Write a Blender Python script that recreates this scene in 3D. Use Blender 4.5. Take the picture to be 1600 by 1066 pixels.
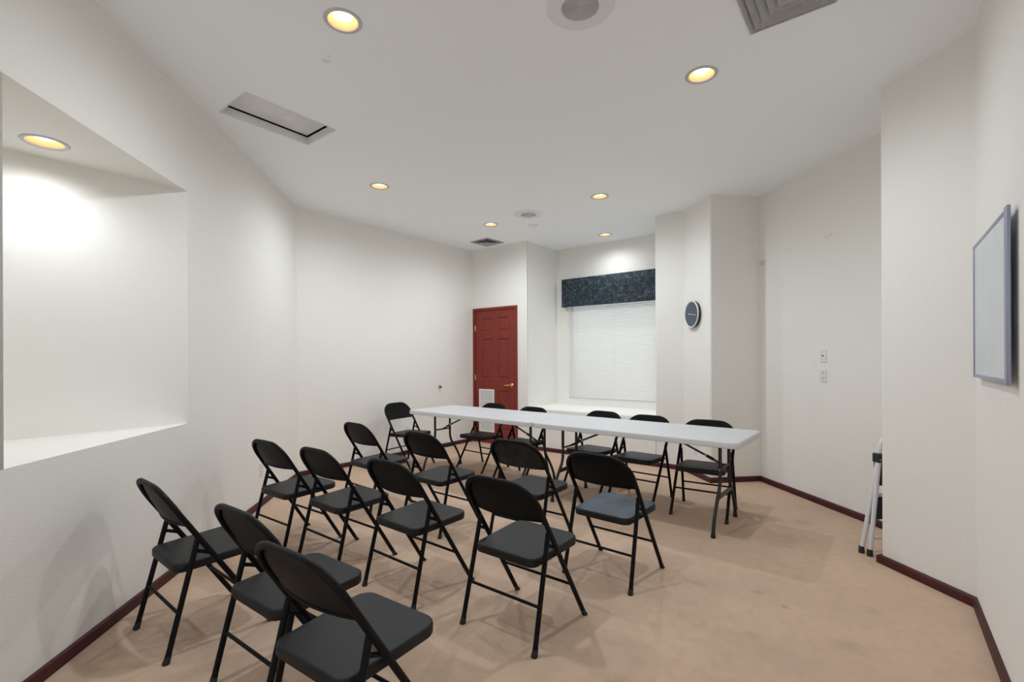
import bpy, bmesh, math, random
from mathutils import Vector, Matrix
random.seed(7)
R = math.radians
for o in list(bpy.data.objects):
    bpy.data.objects.remove(o, do_unlink=True)
SC = bpy.context.scene
COL = SC.collection

# ------------------------------------------------------------------ camera
EYE, CEIL = 1.342, 3.094
cam_d = bpy.data.cameras.new('camera')
cam = bpy.data.objects.new('camera', cam_d)
COL.objects.link(cam)
cam_d.sensor_width = 36.0
cam_d.lens = 745.3 / 1600 * 36.0
cam_d.shift_y = 27.4 / 1600
cam_d.clip_start = 0.02
cam.matrix_world = (Matrix.Translation((0, 0, EYE)) @ Matrix.Rotation(R(90), 4, 'X') @ Matrix.Rotation(-0.0041, 4, 'Z'))
SC.camera = cam

# ------------------------------------------------------------------ world + view
world = bpy.data.worlds.new('world')
SC.world = world
world.use_nodes = True
wb = world.node_tree.nodes['Background']
wb.inputs[0].default_value = (0.86, 0.93, 1.0, 1)
wb.inputs[1].default_value = 1.45
SC.view_settings.view_transform = 'Standard'
SC.view_settings.look = 'None'
SC.view_settings.exposure = 0.03
SC.cycles.max_bounces = 16
SC.cycles.diffuse_bounces = 12
SC.view_settings.gamma = 1.0
SC.view_settings.use_curve_mapping = False
CAN_POWER = 62.0
CAN_COLOR = (0.905, 0.96, 1.0)
# daylight outside the window, behind the closed blind
day_d = bpy.data.lights.new('window_daylight', 'AREA')
day_d.shape = 'RECTANGLE'; day_d.size = 1.5; day_d.size_y = 1.6; day_d.energy = 8.0; day_d.color = (1.0, 0.985, 0.97)
day = bpy.data.objects.new('window_daylight', day_d)
COL.objects.link(day)
day.location = (1.79, 7.49, 1.55)
day.rotation_euler = (R(90), 0, R(-37.5) + R(180))

# ------------------------------------------------------------------ materials
def mat(name, color, rough=0.6, metal=0.0, noise=None, bump=None, spec=None, emit=None):
    """noise=(scale, amount, second_colour) bump=(scale, strength, distance)"""
    m = bpy.data.materials.new(name)
    m.use_nodes = True
    nt = m.node_tree
    b = nt.nodes['Principled BSDF']
    b.inputs['Base Color'].default_value = (*color, 1)
    b.inputs['Roughness'].default_value = rough
    b.inputs['Metallic'].default_value = metal
    if spec is not None:
        b.inputs['Specular IOR Level'].default_value = spec
    tc = nt.nodes.new('ShaderNodeTexCoord')
    if noise:
        n = nt.nodes.new('ShaderNodeTexNoise')
        n.inputs['Scale'].default_value = noise[0]
        n.inputs['Detail'].default_value = 5
        nt.links.new(tc.outputs['Object'], n.inputs['Vector'])
        rp = nt.nodes.new('ShaderNodeValToRGB')
        rp.color_ramp.elements[0].position = 0.35
        rp.color_ramp.elements[1].position = 0.68
        rp.color_ramp.elements[0].color = (*color, 1)
        rp.color_ramp.elements[1].color = (*noise[1], 1)
        nt.links.new(n.outputs['Fac'], rp.inputs['Fac'])
        nt.links.new(rp.outputs['Color'], b.inputs['Base Color'])
    if bump:
        n = nt.nodes.new('ShaderNodeTexNoise')
        n.inputs['Scale'].default_value = bump[0]
        n.inputs['Detail'].default_value = 3
        nt.links.new(tc.outputs['Object'], n.inputs['Vector'])
        bp = nt.nodes.new('ShaderNodeBump')
        bp.inputs['Strength'].default_value = bump[1]
        bp.inputs['Distance'].default_value = bump[2]
        nt.links.new(n.outputs['Fac'], bp.inputs['Height'])
        nt.links.new(bp.outputs['Normal'], b.inputs['Normal'])
    if emit:
        b.inputs['Emission Color'].default_value = (*emit[0], 1)
        b.inputs['Emission Strength'].default_value = emit[1]
    return m

def spots_mat(m, spots, socket_color):
    """Mixes stains (world position, radius, colour, strength) over the base colour of m."""
    nt = m.node_tree
    b = nt.nodes['Principled BSDF']
    src = b.inputs['Base Color'].links[0].from_socket if b.inputs['Base Color'].links else None
    geo = nt.nodes.new('ShaderNodeNewGeometry')
    wob = nt.nodes.new('ShaderNodeTexNoise')
    wob.inputs['Scale'].default_value = 9
    wob.inputs['Detail'].default_value = 4
    nt.links.new(geo.outputs['Position'], wob.inputs['Vector'])
    for (p, r, k) in spots:
        d = nt.nodes.new('ShaderNodeVectorMath'); d.operation = 'DISTANCE'
        nt.links.new(geo.outputs['Position'], d.inputs[0])
        d.inputs[1].default_value = p
        a = nt.nodes.new('ShaderNodeMath'); a.operation = 'MULTIPLY_ADD'
        nt.links.new(wob.outputs['Fac'], a.inputs[0])
        a.inputs[1].default_value = -1.6 * r
        nt.links.new(d.outputs['Value'], a.inputs[2])
        mr = nt.nodes.new('ShaderNodeMapRange')
        mr.inputs['From Min'].default_value = 0.3 * r
        mr.inputs['From Max'].default_value = -0.8 * r
        mr.inputs['To Max'].default_value = k
        nt.links.new(a.outputs[0], mr.inputs['Value'])
        mx = nt.nodes.new('ShaderNodeMix'); mx.data_type = 'RGBA'
        nt.links.new(mr.outputs[0], mx.inputs['Factor'])
        if src: nt.links.new(src, mx.inputs[6])
        else: mx.inputs[6].default_value = b.inputs['Base Color'].default_value
        mx.inputs[7].default_value = (*socket_color, 1)
        src = mx.outputs[2]
    nt.links.new(src, b.inputs['Base Color'])

M = {}
M['wall'] = mat('painted_wall', (0.82, 0.81, 0.775), 0.75, bump=(95, 0.35, 0.004))
M['ceiling'] = mat('painted_ceiling', (0.915, 0.955, 0.985), 0.8, bump=(70, 0.12, 0.003))
M['base'] = mat('maroon_baseboard', (0.055, 0.011, 0.014), 0.5, noise=(6, (0.075, 0.018, 0.018)), spec=0.3)
M['door'] = mat('red_brown_door_paint', (0.20, 0.029, 0.020), 0.5, noise=(14, (0.225, 0.035, 0.025)), spec=0.3)
M['white'] = mat('white_enamel', (0.80, 0.80, 0.80), 0.4)
M['plate'] = mat('white_plate_plastic', (0.74, 0.74, 0.74), 0.35)
M['grey_enamel'] = mat('grey_register_enamel', (0.40, 0.40, 0.41), 0.5, noise=(30, (0.34, 0.34, 0.35)))
M['speaker'] = mat('speaker_baffle_white', (0.80, 0.825, 0.855), 0.6)
M['mesh'] = mat('speaker_mesh_grey', (0.60, 0.60, 0.61), 0.55)
M['mesh_gap'] = mat('speaker_mesh_shadow', (0.36, 0.36, 0.37), 0.7)
M['dark'] = mat('dark_cavity', (0.015, 0.015, 0.015), 0.9)
M['brass'] = mat('polished_brass', (0.83, 0.58, 0.26), 0.22, 1.0)
M['chair'] = mat('black_powder_coat', (0.0032, 0.0032, 0.0042), 0.5, noise=(40, (0.0048, 0.0048, 0.0058)), bump=(400, 0.08, 0.001), spec=0.16)
M['seat'] = mat('charcoal_seat_coat', (0.0095, 0.0095, 0.0102), 0.52, noise=(9, (0.012, 0.012, 0.0127)), bump=(500, 0.10, 0.001), spec=0.3)
M['seat_reflection'] = mat('painted_window_reflection_seat', (0.020, 0.023, 0.028), 0.42, noise=(5, (0.055, 0.085, 0.122)), bump=(500, 0.10, 0.001), spec=0.35)  # blue-grey is the window's reflection, painted into the seat colour
M['scuffed'] = mat('scuffed_black_back', (0.007, 0.007, 0.008), 0.5, noise=(16, (0.026, 0.026, 0.026)), bump=(400, 0.08, 0.001), spec=0.3)
M['rubber'] = mat('black_rubber', (0.012, 0.012, 0.013), 0.7)
M['table'] = mat('speckled_table_plastic', (0.56, 0.565, 0.58), 0.45, noise=(240, (0.61, 0.615, 0.63)))
M['steel'] = mat('dark_table_steel', (0.010, 0.010, 0.013), 0.42, 0.0)
M['rivet'] = mat('bright_rivet', (0.7, 0.7, 0.7), 0.3, 1.0)
M['ladder'] = mat('white_ladder_tube', (0.72, 0.73, 0.76), 0.32)
M['black'] = mat('black_plastic', (0.018, 0.019, 0.022), 0.5)
M['trim'] = mat('can_trim_ring', (0.55, 0.55, 0.57), 0.45)
M['reflector'] = mat('can_reflector', (0.86, 0.64, 0.40), 0.5)
M['bulb'] = mat('warm_bulb', (1, 0.9, 0.7), 0.4, emit=((1.0, 0.86, 0.60), 2.4))
M['board'] = mat('whiteboard_surface', (0.60, 0.66, 0.70), 0.25, noise=(5, (0.55, 0.61, 0.66)))
M['alu'] = mat('lavender_aluminium', (0.34, 0.35, 0.48), 0.35, 0.7)
M['clock_rim'] = mat('silver_clock_rim', (0.70, 0.69, 0.68), 0.35)
M['clock_face'] = mat('slate_blue_clock_face', (0.050, 0.075, 0.11), 0.3)
M['clock_hand'] = mat('pale_clock_hand', (0.35, 0.42, 0.52), 0.4)
M['hatch'] = mat('hatch_panel', (0.80, 0.81, 0.82), 0.8, noise=(7, (0.70, 0.71, 0.72)))

# carpet ---------------------------------------------------------------
def carpet():
    m = mat('tan_carpet', (0.64, 0.465, 0.35), 0.95, noise=(1.1, (0.535, 0.387, 0.292)), bump=(260, 0.5, 0.006), spec=0.1)
    nt = m.node_tree
    b = nt.nodes['Principled BSDF']
    src = b.inputs['Base Color'].links[0].from_socket
    geo = nt.nodes.new('ShaderNodeNewGeometry')
    for sc, amt, c in ((3.1, 0.35, (0.63, 0.47, 0.335)), (14.0, 0.30, (0.46, 0.325, 0.24)), (420.0, 0.30, (0.40, 0.295, 0.225))):
        n = nt.nodes.new('ShaderNodeTexNoise')
        n.inputs['Scale'].default_value = sc
        n.inputs['Detail'].default_value = 4
        nt.links.new(geo.outputs['Position'], n.inputs['Vector'])
        mr = nt.nodes.new('ShaderNodeMapRange')
        mr.inputs['From Min'].default_value = 0.45
        mr.inputs['From Max'].default_value = 0.7
        mr.inputs['To Max'].default_value = amt
        nt.links.new(n.outputs['Fac'], mr.inputs['Value'])
        mx = nt.nodes.new('ShaderNodeMix'); mx.data_type = 'RGBA'
        nt.links.new(mr.outputs[0], mx.inputs['Factor'])
        nt.links.new(src, mx.inputs[6])
        mx.inputs[7].default_value = (*c, 1)
        src = mx.outputs[2]
    nt.links.new(src, b.inputs['Base Color'])
    return m
M['carpet'] = carpet()

# valance fabric: dark navy ground with teal / grey-violet leaf flecks --------
def valance_mat():
    m = mat('navy_floral_fabric', (0.010, 0.015, 0.034), 0.85, noise=(10, (0.014, 0.034, 0.040)), bump=(60, 0.2, 0.004))
    nt = m.node_tree
    b = nt.nodes['Principled BSDF']
    src = b.inputs['Base Color'].links[0].from_socket
    tc = nt.nodes.new('ShaderNodeTexCoord')
    for sc, lo, hi, c, off in ((13, 0.53, 0.68, (0.070, 0.078, 0.11), 0), (10, 0.54, 0.68, (0.022, 0.060, 0.050), 5), (24, 0.58, 0.71, (0.13, 0.17, 0.185), 9)):
        mp = nt.nodes.new('ShaderNodeMapping')
        mp.inputs['Location'].default_value = (off, off, off)
        nt.links.new(tc.outputs['Object'], mp.inputs['Vector'])
        n = nt.nodes.new('ShaderNodeTexNoise')
        n.inputs['Scale'].default_value = sc
        n.inputs['Detail'].default_value = 3
        n.inputs['Distortion'].default_value = 1.5
        nt.links.new(mp.outputs[0], n.inputs['Vector'])
        mr = nt.nodes.new('ShaderNodeMapRange')
        mr.inputs['From Min'].default_value = lo
        mr.inputs['From Max'].default_value = hi
        nt.links.new(n.outputs['Fac'], mr.inputs['Value'])
        mx = nt.nodes.new('ShaderNodeMix'); mx.data_type = 'RGBA'
        nt.links.new(mr.outputs[0], mx.inputs['Factor'])
        nt.links.new(src, mx.inputs[6])
        mx.inputs[7].default_value = (*c, 1)
        src = mx.outputs[2]
    nt.links.new(src, b.inputs['Base Color'])
    return m
M['valance'] = valance_mat()

def slat_mat():
    m = bpy.data.materials.new('white_blind_slat'); m.use_nodes = True
    nt = m.node_tree; nt.nodes.clear()
    o = nt.nodes.new('ShaderNodeOutputMaterial')
    d = nt.nodes.new('ShaderNodeBsdfPrincipled'); d.inputs['Base Color'].default_value = (0.84, 0.825, 0.80, 1); d.inputs['Roughness'].default_value = 0.4
    t = nt.nodes.new('ShaderNodeBsdfTranslucent'); t.inputs['Color'].default_value = (0.84, 0.825, 0.80, 1)
    x = nt.nodes.new('ShaderNodeMixShader'); x.inputs[0].default_value = 0.16
    nt.links.new(d.outputs[0], x.inputs[1]); nt.links.new(t.outputs[0], x.inputs[2]); nt.links.new(x.outputs[0], o.inputs[0])
    return m
M['slat'] = slat_mat()

def glass_mat():
    m = bpy.data.materials.new('window_glass'); m.use_nodes = True
    nt = m.node_tree; nt.nodes.clear()
    o = nt.nodes.new('ShaderNodeOutputMaterial')
    g = nt.nodes.new('ShaderNodeBsdfGlossy'); g.inputs['Roughness'].default_value = 0.02
    t = nt.nodes.new('ShaderNodeBsdfTransparent'); t.inputs['Color'].default_value = (0.93, 0.96, 0.96, 1)
    x = nt.nodes.new('ShaderNodeMixShader'); x.inputs[0].default_value = 0.07
    nt.links.new(t.outputs[0], x.inputs[1]); nt.links.new(g.outputs[0], x.inputs[2]); nt.links.new(x.outputs[0], o.inputs[0])
    return m
M['glass'] = glass_mat()

# ------------------------------------------------------------------ mesh helpers
def link(name, bm, m, parent=None, smooth=None, loc=None, rotz=None):
    bmesh.ops.recalc_face_normals(bm, faces=bm.faces)
    me = bpy.data.meshes.new(name)
    bm.to_mesh(me); bm.free()
    if m is not None: me.materials.append(m)
    if smooth is not None:
        for p in me.polygons: p.use_smooth = True
        me.set_sharp_from_angle(angle=R(smooth))
    o = bpy.data.objects.new(name, me)
    COL.objects.link(o)
    if parent is not None: o.parent = parent
    if loc is not None: o.location = loc
    if rotz is not None: o.rotation_euler = (0, 0, rotz)
    return o

def empty(name, loc, rotz=0.0, parent=None):
    o = bpy.data.objects.new(name, None)
    o.empty_display_size = 0.1
    COL.objects.link(o)
    o.location = loc; o.rotation_euler = (0, 0, rotz)
    if parent is not None: o.parent = parent
    return o

def tag(o, label, cat, group=None):
    o['label'] = label; o['category'] = cat
    if group: o['group'] = group
    return o

def struct(o, label=None):
    o['kind'] = 'structure'
    if label: o['label'] = label
    return o

def copy_tree(o, parent=None):
    c = o.copy(); COL.objects.link(c)
    if parent is not None: c.parent = parent
    for ch in list(o.children): copy_tree(ch, c)
    return c

def box(bm, x0, x1, y0, y1, z0, z1, bevel=0.0, seg=2):
    vs = [bm.verts.new((x, y, z)) for x in (x0, x1) for y in (y0, y1) for z in (z0, z1)]
    fs = [(0, 1, 3, 2), (4, 6, 7, 5), (0, 4, 5, 1), (2, 3, 7, 6), (0, 2, 6, 4), (1, 5, 7, 3)]
    faces = [bm.faces.new([vs[i] for i in f]) for f in fs]
    if bevel:
        es = list({e for f in faces for e in f.edges})
        bmesh.ops.bevel(bm, geom=es, offset=bevel, segments=seg, profile=0.5, affect='EDGES')

def prism(bm, poly, z0, z1):
    a = [bm.verts.new((p[0], p[1], z0)) for p in poly]
    b = [bm.verts.new((p[0], p[1], z1)) for p in poly]
    n = len(poly)
    bm.faces.new(list(reversed(a))); bm.faces.new(b)
    for i in range(n):
        j = (i + 1) % n
        bm.faces.new((a[i], a[j], b[j], b[i]))

def rings(bm, rs, cap=True, closed=False):
    """rs: list of lists of coordinates (same length), lofted."""
    V = [[bm.verts.new(p) for p in r] for r in rs]
    n = len(V[0])
    m = len(V)
    for k in range(m if closed else m - 1):
        A, B = V[k], V[(k + 1) % m]
        for i in range(n):
            j = (i + 1) % n
            bm.faces.new((A[i], A[j], B[j], B[i]))
    if cap and not closed:
        bm.faces.new(list(reversed(V[0]))); bm.faces.new(V[-1])

def tube(bm, pts, r, n=10, cap=True, flat=None):
    """flat=(a,b): elliptical section radii along two frame axes."""
    P = [Vector(p) for p in pts]
    out = []
    ref = None
    for i, p in enumerate(P):
        if i == 0: t = P[1] - p
        elif i == len(P) - 1: t = p - P[i - 1]
        else: t = (P[i + 1] - p).normalized() + (p - P[i - 1]).normalized()
        t.normalize()
        if ref is None:
            ref = Vector((1, 0, 0)) if abs(t.x) < 0.7 else Vector((0, 0, 1))
        ref = (ref - t * ref.dot(t)).normalized()
        s = t.cross(ref)
        ra, rb = flat if flat else ((r[i], r[i]) if isinstance(r, (list, tuple)) else (r, r))
        out.append([p + ref * (ra * math.cos(2 * math.pi * k / n)) + s * (rb * math.sin(2 * math.pi * k / n)) for k in range(n)])
    rings(bm, out, cap)

def lathe(bm, prof, n=32, closed_ends=True, axis='z', origin=(0, 0, 0)):
    """prof: list of (radius, height)."""
    ox, oy, oz = origin
    out = []
    for r, h in prof:
        r = max(r, 1e-4)
        ring = []
        for k in range(n):
            a = 2 * math.pi * k / n
            if axis == 'z': ring.append((ox + r * math.cos(a), oy + r * math.sin(a), oz + h))
            elif axis == 'y': ring.append((ox + r * math.cos(a), oy + h, oz + r * math.sin(a)))
            else: ring.append((ox + h, oy + r * math.cos(a), oz + r * math.sin(a)))
        out.append(ring)
    rings(bm, out, closed_ends)

def new(): return bmesh.new()

def rrect(hx0, hx1, y0, y1, r0, r1, seg=6):
    """Rounded outline; rear half-width hx0 at y0 with corner r0, front half-width hx1 at y1 with r1 (counter-clockwise)."""
    pts = []
    for cx, cy, r, a0 in ((hx1 - r1, y1 - r1, r1, 0), (-hx1 + r1, y1 - r1, r1, 90), (-hx0 + r0, y0 + r0, r0, 180), (hx0 - r0, y0 + r0, r0, 270)):
        for k in range(seg + 1):
            a = R(a0 + 90 * k / seg)
            pts.append((cx + r * math.cos(a), cy + r * math.sin(a)))
    return pts

# ------------------------------------------------------------------ room plan (metres, camera at 0,0)
TH = 7.54
def wn(a): return Vector((-math.sin(R(a)), math.cos(R(a))))
def wd(a): return Vector((math.cos(R(a)), math.sin(R(a))))
WL = {'left': (TH + 90.34, 1.686), 'bl': (TH + 44.55, 5.286), 'door': (TH - 45.32, 5.748), 'rev': (TH + 44.75, 4.166), 'winb': (TH - 44.88, 6.61),
      'p67': (TH - 89.75, 2.803), 'p78': (TH - 0.06, 4.793), 'r9': (TH - 89.97, 3.359), 'r10': (TH - 89.45, 2.813), 'r11': (TH - 135.21, 0.406)}
def inter(a, b):
    n1, d1 = wn(WL[a][0]), WL[a][1]; n2, d2 = wn(WL[b][0]), WL[b][1]
    det = n1.x * n2.y - n1.y * n2.x
    return Vector(((d1 * n2.y - d2 * n1.y) / det, (n1.x * d2 - n2.x * d1) / det))
def foot(w, p):
    n, d = wn(WL[w][0]), WL[w][1]
    return Vector(p) + n * (d - n.dot(Vector(p)))
C1 = inter('left', 'bl'); C2 = inter('bl', 'door'); C3 = inter('door', 'rev'); C4 = inter('rev', 'winb')
C6 = inter('door', 'p67'); C7 = inter('p67', 'p78'); C8 = inter('p78', 'r9')
C10 = foot('r10', (2.400, 3.110)); C11 = inter('r10', 'r11')
C12 = C11 + wd(WL['r11'][0]) * 3.95
C5 = foot('door', (1.771, 5.899))
DR = wd(WL['door'][0])
C4R = foot('winb', C5 + wd(WL['rev'][0]) * 0.835)
n9, d9 = wn(WL['r9'][0]), WL['r9'][1]
rdir = wd(TH)
C9 = C10 + rdir * ((d9 - n9.dot(C10)) / n9.dot(rdir))
L0 = foot('left', (-1.5, -2.0))
LB = Vector((C12.x, -2.0))
NA = foot('left', (-1.956, 1.834)); NB = foot('left', (-2.137, 3.145))     # niche opening
NZ0, NZ1 = 0.924, 2.452
LEDGE = 0.610

# ------------------------------------------------------------------ floor and ceiling
bm = new(); prism(bm, [(-4.2, -2.3), (4.0, -2.3), (4.0, 9.2), (-4.2, 9.2)], -0.12, 0.0)
fl = struct(link('floor', bm, M['carpet']), 'worn tan carpet with faint dark stains')
spots_mat(M['carpet'], [((1.548, 2.21, 0), 0.075, 0.26), ((1.46, 2.57, 0), 0.028, 0.42), ((1.40, 2.72, 0), 0.035, 0.30), ((1.90, 2.52, 0), 0.06, 0.12), ((1.15, 2.30, 0), 0.05, 0.14),
                        ((0.42, 1.95, 0), 0.10, 0.20), ((2.0, 3.55, 0), 0.22, 0.18), ((2.35, 3.9, 0), 0.09, 0.22), ((2.05, 4.35, 0), 0.15, 0.22)], (0.16, 0.11, 0.085))

spots_mat(M['wall'], [((2.757, 4.771, 2.402), 0.022, 0.45), ((2.765, 4.715, 2.407), 0.02, 0.40), ((2.823, 4.27, 2.416), 0.022, 0.40), ((2.829, 4.225, 2.428), 0.018, 0.45)], (0.55, 0.53, 0.50))
spots_mat(M['ceiling'], [((-1.082, 2.799, CEIL), 0.03, 0.35), ((-1.05, 2.76, CEIL), 0.022, 0.35), ((-1.90, 4.99, CEIL), 0.025, 0.3)], (0.48, 0.48, 0.48))

CANS = [  # x, y, label
    (-0.868, 2.470, 'recessed ceiling light with wide glowing bulb at top left, above the front chairs'),
    (1.180, 2.953, 'recessed ceiling light with warm reflector just below the large square air diffuser'),
    (-1.335, 4.832, 'recessed ceiling light beyond the ceiling access hatch, nearest the left wall'),
    (0.957, 5.164, 'recessed ceiling light right of the far round ceiling speaker, above the tables'),
    (-0.269, 6.232, 'small recessed ceiling light next to the far square air register'),
    (1.334, 6.773, 'small recessed ceiling light inside the window recess above the valance')]
e_dir = Vector((0.6088, 0.7934)); w_dir = Vector((-0.7934, 0.6088))    # hatch axes
H0 = Vector((-1.735, 3.111)); HW, HL = 0.425, 0.675
ceil_poly = [(-4.2, -2.3), (4.0, -2.3), (4.0, 9.2), (-4.2, 9.2)]
bm = new(); prism(bm, ceil_poly, CEIL, CEIL + 0.03)
ceiling = link('ceiling', bm, M['ceiling'])
struct(ceiling, 'white painted ceiling')
bm = new()
for x, y, _ in CANS:
    lathe(bm, [(0.078, -0.05), (0.078, 0.10)], 32, origin=(x, y, CEIL))
hq = [H0, H0 + w_dir * HW, H0 + w_dir * HW + e_dir * HL, H0 + e_dir * HL]
prism(bm, [tuple(q) for q in hq], CEIL - 0.05, CEIL + 0.10)
cut = link('cutter', bm, None)
md = ceiling.modifiers.new('holes', 'BOOLEAN'); md.operation = 'DIFFERENCE'; md.object = cut; md.solver = 'EXACT'
dg = bpy.context.evaluated_depsgraph_get()
me = bpy.data.meshes.new_from_object(ceiling.evaluated_get(dg))
ceiling.modifiers.clear(); ceiling.data = me
bpy.data.objects.remove(cut, do_unlink=True)

# ------------------------------------------------------------------ walls
def wall_quad(bm, p, q, n, z0=0.0, z1=CEIL, t=0.09):
    prism(bm, [tuple(p), tuple(q), tuple(q + n * t), tuple(p + n * t)], z0, z1)
def round_convex(path, idx, r=0.022, seg=5):
    """replaces path[idx] by an arc"""
    a, b, c = path[idx - 1], path[idx], path[idx + 1]
    u = (a - b).normalized(); v = (c - b).normalized()
    ang = u.angle(v); d = r / math.tan(ang / 2)
    p0, p1 = b + u * d, b + v * d
    ctr = b + (u + v).normalized() * (r / math.sin(ang / 2))
    s0 = p0 - ctr; tot = s0.angle_signed(p1 - ctr)
    pts = []
    for k in range(seg + 1):
        w = -tot * k / seg
        pts.append(ctr + Vector((s0.x * math.cos(w) - s0.y * math.sin(w), s0.x * math.sin(w) + s0.y * math.cos(w))))
    return pts
def wall_path(name, pts, label, z0=0.0, z1=CEIL, t=0.09, ends=None):
    """Solid wall following an inner line (room on the right hand side), thickness to the left."""
    outer = []
    for i, p in enumerate(pts):
        ns = []
        if i > 0: d = (p - pts[i - 1]).normalized(); ns.append(Vector((-d.y, d.x)))
        if i < len(pts) - 1: d = (pts[i + 1] - p).normalized(); ns.append(Vector((-d.y, d.x)))
        n = sum(ns, Vector((0, 0))).normalized()
        outer.append(p + n * t / max(0.5, n.dot(ns[0])))
    bm = new()
    for i in range(len(pts) - 1):
        prism(bm, [tuple(pts[i]), tuple(pts[i + 1]), tuple(outer[i + 1]), tuple(outer[i])], z0, z1)
    bmesh.ops.remove_doubles(bm, verts=bm.verts, dist=1e-5)
    seen = {}
    dead = []
    for f in bm.faces:
        k = tuple(sorted(v.index for v in f.verts))
        seen.setdefault(k, []).append(f)
    bm.verts.index_update()
    seen = {}
    for f in bm.faces:
        seen.setdefault(tuple(sorted(v.index for v in f.verts)), []).append(f)
    for k, fs in seen.items():
        if len(fs) > 1: dead += fs
    if dead: bmesh.ops.delete(bm, geom=dead, context='FACES_ONLY')
    return struct(link(name, bm, M['wall'], smooth=35), label)

nl = wn(WL['left'][0])
bm = new()
wall_quad(bm, L0, NA, nl); wall_quad(bm, NB, C1, nl)
wall_quad(bm, NA, NB, nl, 0, NZ0 + 0.0005); wall_quad(bm, NA, NB, nl, NZ1 - 0.0005, CEIL)
struct(link('wall_left', bm, M['wall']), 'off-white textured wall on the left with the lit niche')
# niche: wedge behind the left wall
nb = NB - wd(WL['bl'][0]) * 1.55
bm = new(); wall_quad(bm, nb, NB, wn(WL['bl'][0]), NZ0, NZ1, 0.06)
struct(link('wall_niche_back', bm, M['wall']), 'bright back wall of the left niche')
bm = new(); prism(bm, [tuple(NA), tuple(NA + (NA - NB).normalized() * 0.08), tuple(nb + (NA - NB).normalized() * 0.08), tuple(nb)], NZ0, NZ1)
struct(link('wall_niche_side', bm, M['wall']), 'side of the left niche')
bm = new(); prism(bm, [tuple(NA + nl * 0.004), tuple(NB + nl * 0.004), tuple(nb)], NZ0 - 0.06, NZ0)
struct(link('trim_1', bm, M['wall']), 'white sill of the left niche')
ncx, ncy = -2.371, 2.426
bm = new(); prism(bm, [tuple(NA + nl * 0.004), tuple(NB + nl * 0.004), tuple(nb)], NZ1, NZ1 + 0.03)
nceil = link('ceiling_niche', bm, M['wall']); struct(nceil, 'soffit of the left niche')
bm = new(); lathe(bm, [(0.078, -0.05), (0.078, 0.10)], 32, origin=(ncx, ncy, NZ1))
cut = link('cutter', bm, None)
md = nceil.modifiers.new('holes', 'BOOLEAN'); md.operation = 'DIFFERENCE'; md.object = cut; md.solver = 'EXACT'
dg = bpy.context.evaluated_depsgraph_get()
me = bpy.data.meshes.new_from_object(nceil.evaluated_get(dg))
nceil.modifiers.clear(); nceil.data = me
bpy.data.objects.remove(cut, do_unlink=True)

wall_path('wall_back_left', [C1, C2], 'blank off-white wall behind the left end of the tables')
# door wall with a door opening, bullnose end at the window recess
DOOR_S0, DOOR_S1, DOOR_H = 0.022, 0.925, 2.150
nd = wn(WL['door'][0])
bm = new()
d0, d1 = C2 + DR * DOOR_S0, C2 + DR * DOOR_S1
wall_quad(bm, C2, d0, nd); wall_quad(bm, d0, d1, nd, DOOR_H, CEIL)
struct(link('wall_door', bm, M['wall']), 'wall above the red door')
arc3 = round_convex([C2, C3, C4], 1)
wall_path('wall_window_left', [d1] + arc3 + [C4], 'wall turning from the door into the window recess')
arc5 = round_convex([C4R, C5, C6], 1)
arc6 = [C6]
arc7 = round_convex([C6, C7, C8], 1)
wall_path('wall_window_right', [C4R] + arc5 + [C6] + arc7 + [C8], 'angled pillar carrying the round clock')
wall_path('wall_right', [C8, C9], 'off-white wall on the right with two switch plates')
arc10 = round_convex([C9, C10, C11], 1)
wall_path('wall_right_front', [C9] + arc10 + [C11], 'projecting right wall beside the step stool', t=0.06)
bm = new(); wall_quad(bm, C11, C12, wn(WL['r11'][0])); struct(link('wall_near_right', bm, M['wall']), 'angled wall holding the whiteboard')
# low wall and ledge under the window
bm = new()
r = 0.02
prof = [(0, 0), (0, LEDGE - r)] + [(r - r * math.cos(R(a)), LEDGE - r + r * math.sin(R(a))) for a in (22, 45, 68, 90)]
back = 0.9
def lp(p, off, z): q = p + nd * off; return (q.x, q.y, z)
ra = [lp(C3 - DR * 0.0, o, z) for o, z in prof] + [lp(C3, back, LEDGE), lp(C3, back, 0)]
rb = [lp(C5 + DR * 0.0, o, z) for o, z in prof] + [lp(C5, back, LEDGE), lp(C5, back, 0)]
rings(bm, [ra, rb])
struct(link('wall_ledge', bm, M['wall'], smooth=35), 'low wall with deep white ledge under the window')
# window wall with opening
nw = wn(WL['winb'][0]); DW = wd(WL['winb'][0])
WS0, WS1, WZ0, WZ1 = 0.218, 1.765, 0.700, 2.36
wlen = (C4R - C4).length
bm = new()
wall_quad(bm, C4 - DW * 0.1, C4 + DW * WS0, nw); wall_quad(bm, C4 + DW * WS1, C4R + DW * 0.1, nw)
wall_quad(bm, C4 + DW * WS0, C4 + DW * WS1, nw, 0, WZ0); wall_quad(bm, C4 + DW * WS0, C4 + DW * WS1, nw, WZ1, CEIL)
struct(link('wall_window', bm, M['wall']), 'recessed wall around the window')

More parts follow.
